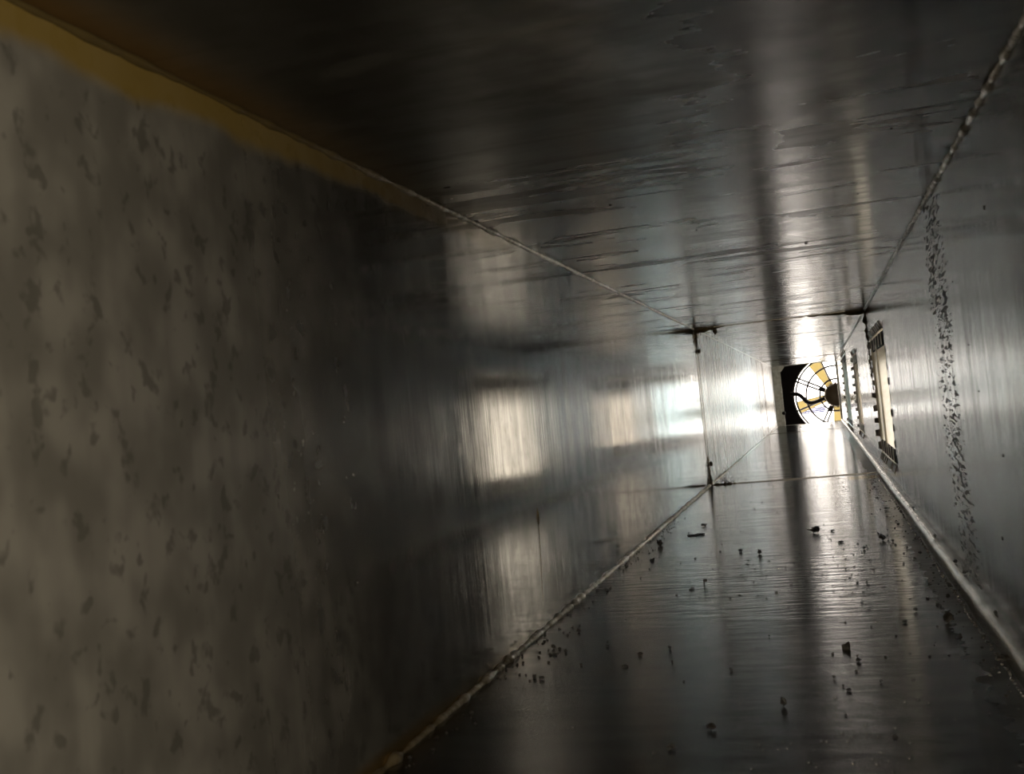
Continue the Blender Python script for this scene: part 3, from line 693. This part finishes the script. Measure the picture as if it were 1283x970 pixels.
for (x_, y_, rr), wh in zip(((-0.0439, 0.7025, 1.2), (-0.0470, 0.699, 0.9), (-0.0415, 0.708, 0.8)), ('largest', 'leftmost', 'rightmost')):
    speck((x_, y_, ZT - 0.0002), (0, 0, 1), rr * mm, wh + ' pale fleck of the tight cluster on the ceiling', 'pale flecks on the ceiling', mat='droplet')
# shiny droplets too small to pick apart
DR = [(-0.203, 0.886), (-0.155, 0.823), (-0.139, 0.815), (-0.039, 0.682), (-0.021, 0.686), (-0.018, 0.685), (-0.028, 0.647), (-0.021, 0.647), (-0.004, 0.646), (-0.023, 0.728), (0.006, 0.718), (0.013, 0.702), (0.042, 0.773), (0.048, 0.765), (0.059, 0.773), (0.038, 0.661), (0.043, 0.825), (0.060, 0.726), (-0.143, 0.804), (0.018, 0.745), (-0.003, 0.728), (0.033, 0.768), (0.095, 0.830), (0.102, 0.838), (0.108, 0.821), (-0.218, 1.033), (-0.168, 1.031), (-0.008, 1.194), (-0.001, 1.370), (0.011, 1.184)]
rnd = random.Random(3)
for _ in range(70): DR.append((rnd.uniform(-0.12, 0.10), rnd.gauss(1.33, 0.14)))
for _ in range(60): DR.append((rnd.uniform(-0.27, 0.10), rnd.uniform(0.6, 2.4)))
for _ in range(26): DR.append((rnd.gauss(-0.015, 0.03), rnd.uniform(0.63, 0.72)))
bm = bmesh.new()
for x_, y_ in DR:
    rr = rnd.uniform(0.0007, 0.0014)
    g = bmesh.ops.create_icosphere(bm, subdivisions=2, radius=rr)
    for v in g['verts']: v.co = Vector((x_ + v.co.x * 1.2, y_ + v.co.y, max(v.co.z * 0.75, -0.0002)))
tag(bm_obj('droplet_scatter', bm, 'droplet', None, True), 'tiny shiny droplets scattered over the duct floor', 'droplets', None, 'stuff')

# loose grit, too fine to pick apart: along both floor seams, at the joint corner, thinly everywhere
rnd = random.Random(11); bm = bmesh.new(); GR = []
for _ in range(150): GR.append((XL + 0.006 + abs(rnd.gauss(0, 0.014)), rnd.uniform(0.62, 2.0)))
for _ in range(170): GR.append((XR - 0.022 - abs(rnd.gauss(0, 0.018)), rnd.uniform(0.7, 2.7)))
for _ in range(60): GR.append((XL + 0.01 + abs(rnd.gauss(0, 0.025)), 2.82 + abs(rnd.gauss(0, 0.12))))
for _ in range(90): GR.append((rnd.uniform(-0.27, 0.09), rnd.uniform(0.62, 3.6)))
for x_, y_ in GR:
    rr = rnd.uniform(0.0005, 0.0016)
    g = bmesh.ops.create_icosphere(bm, subdivisions=1, radius=rr)
    for v in g['verts']: v.co = Vector((x_ + v.co.x * rnd.uniform(0.7, 1.4), y_ + v.co.y * rnd.uniform(0.7, 1.6), max(v.co.z * 0.8 + rr * 0.5, 0.0)))
tag(bm_obj('loose_grit', bm, 'crumb', None), 'fine black grit strewn along the floor seams', 'grit', None, 'stuff')
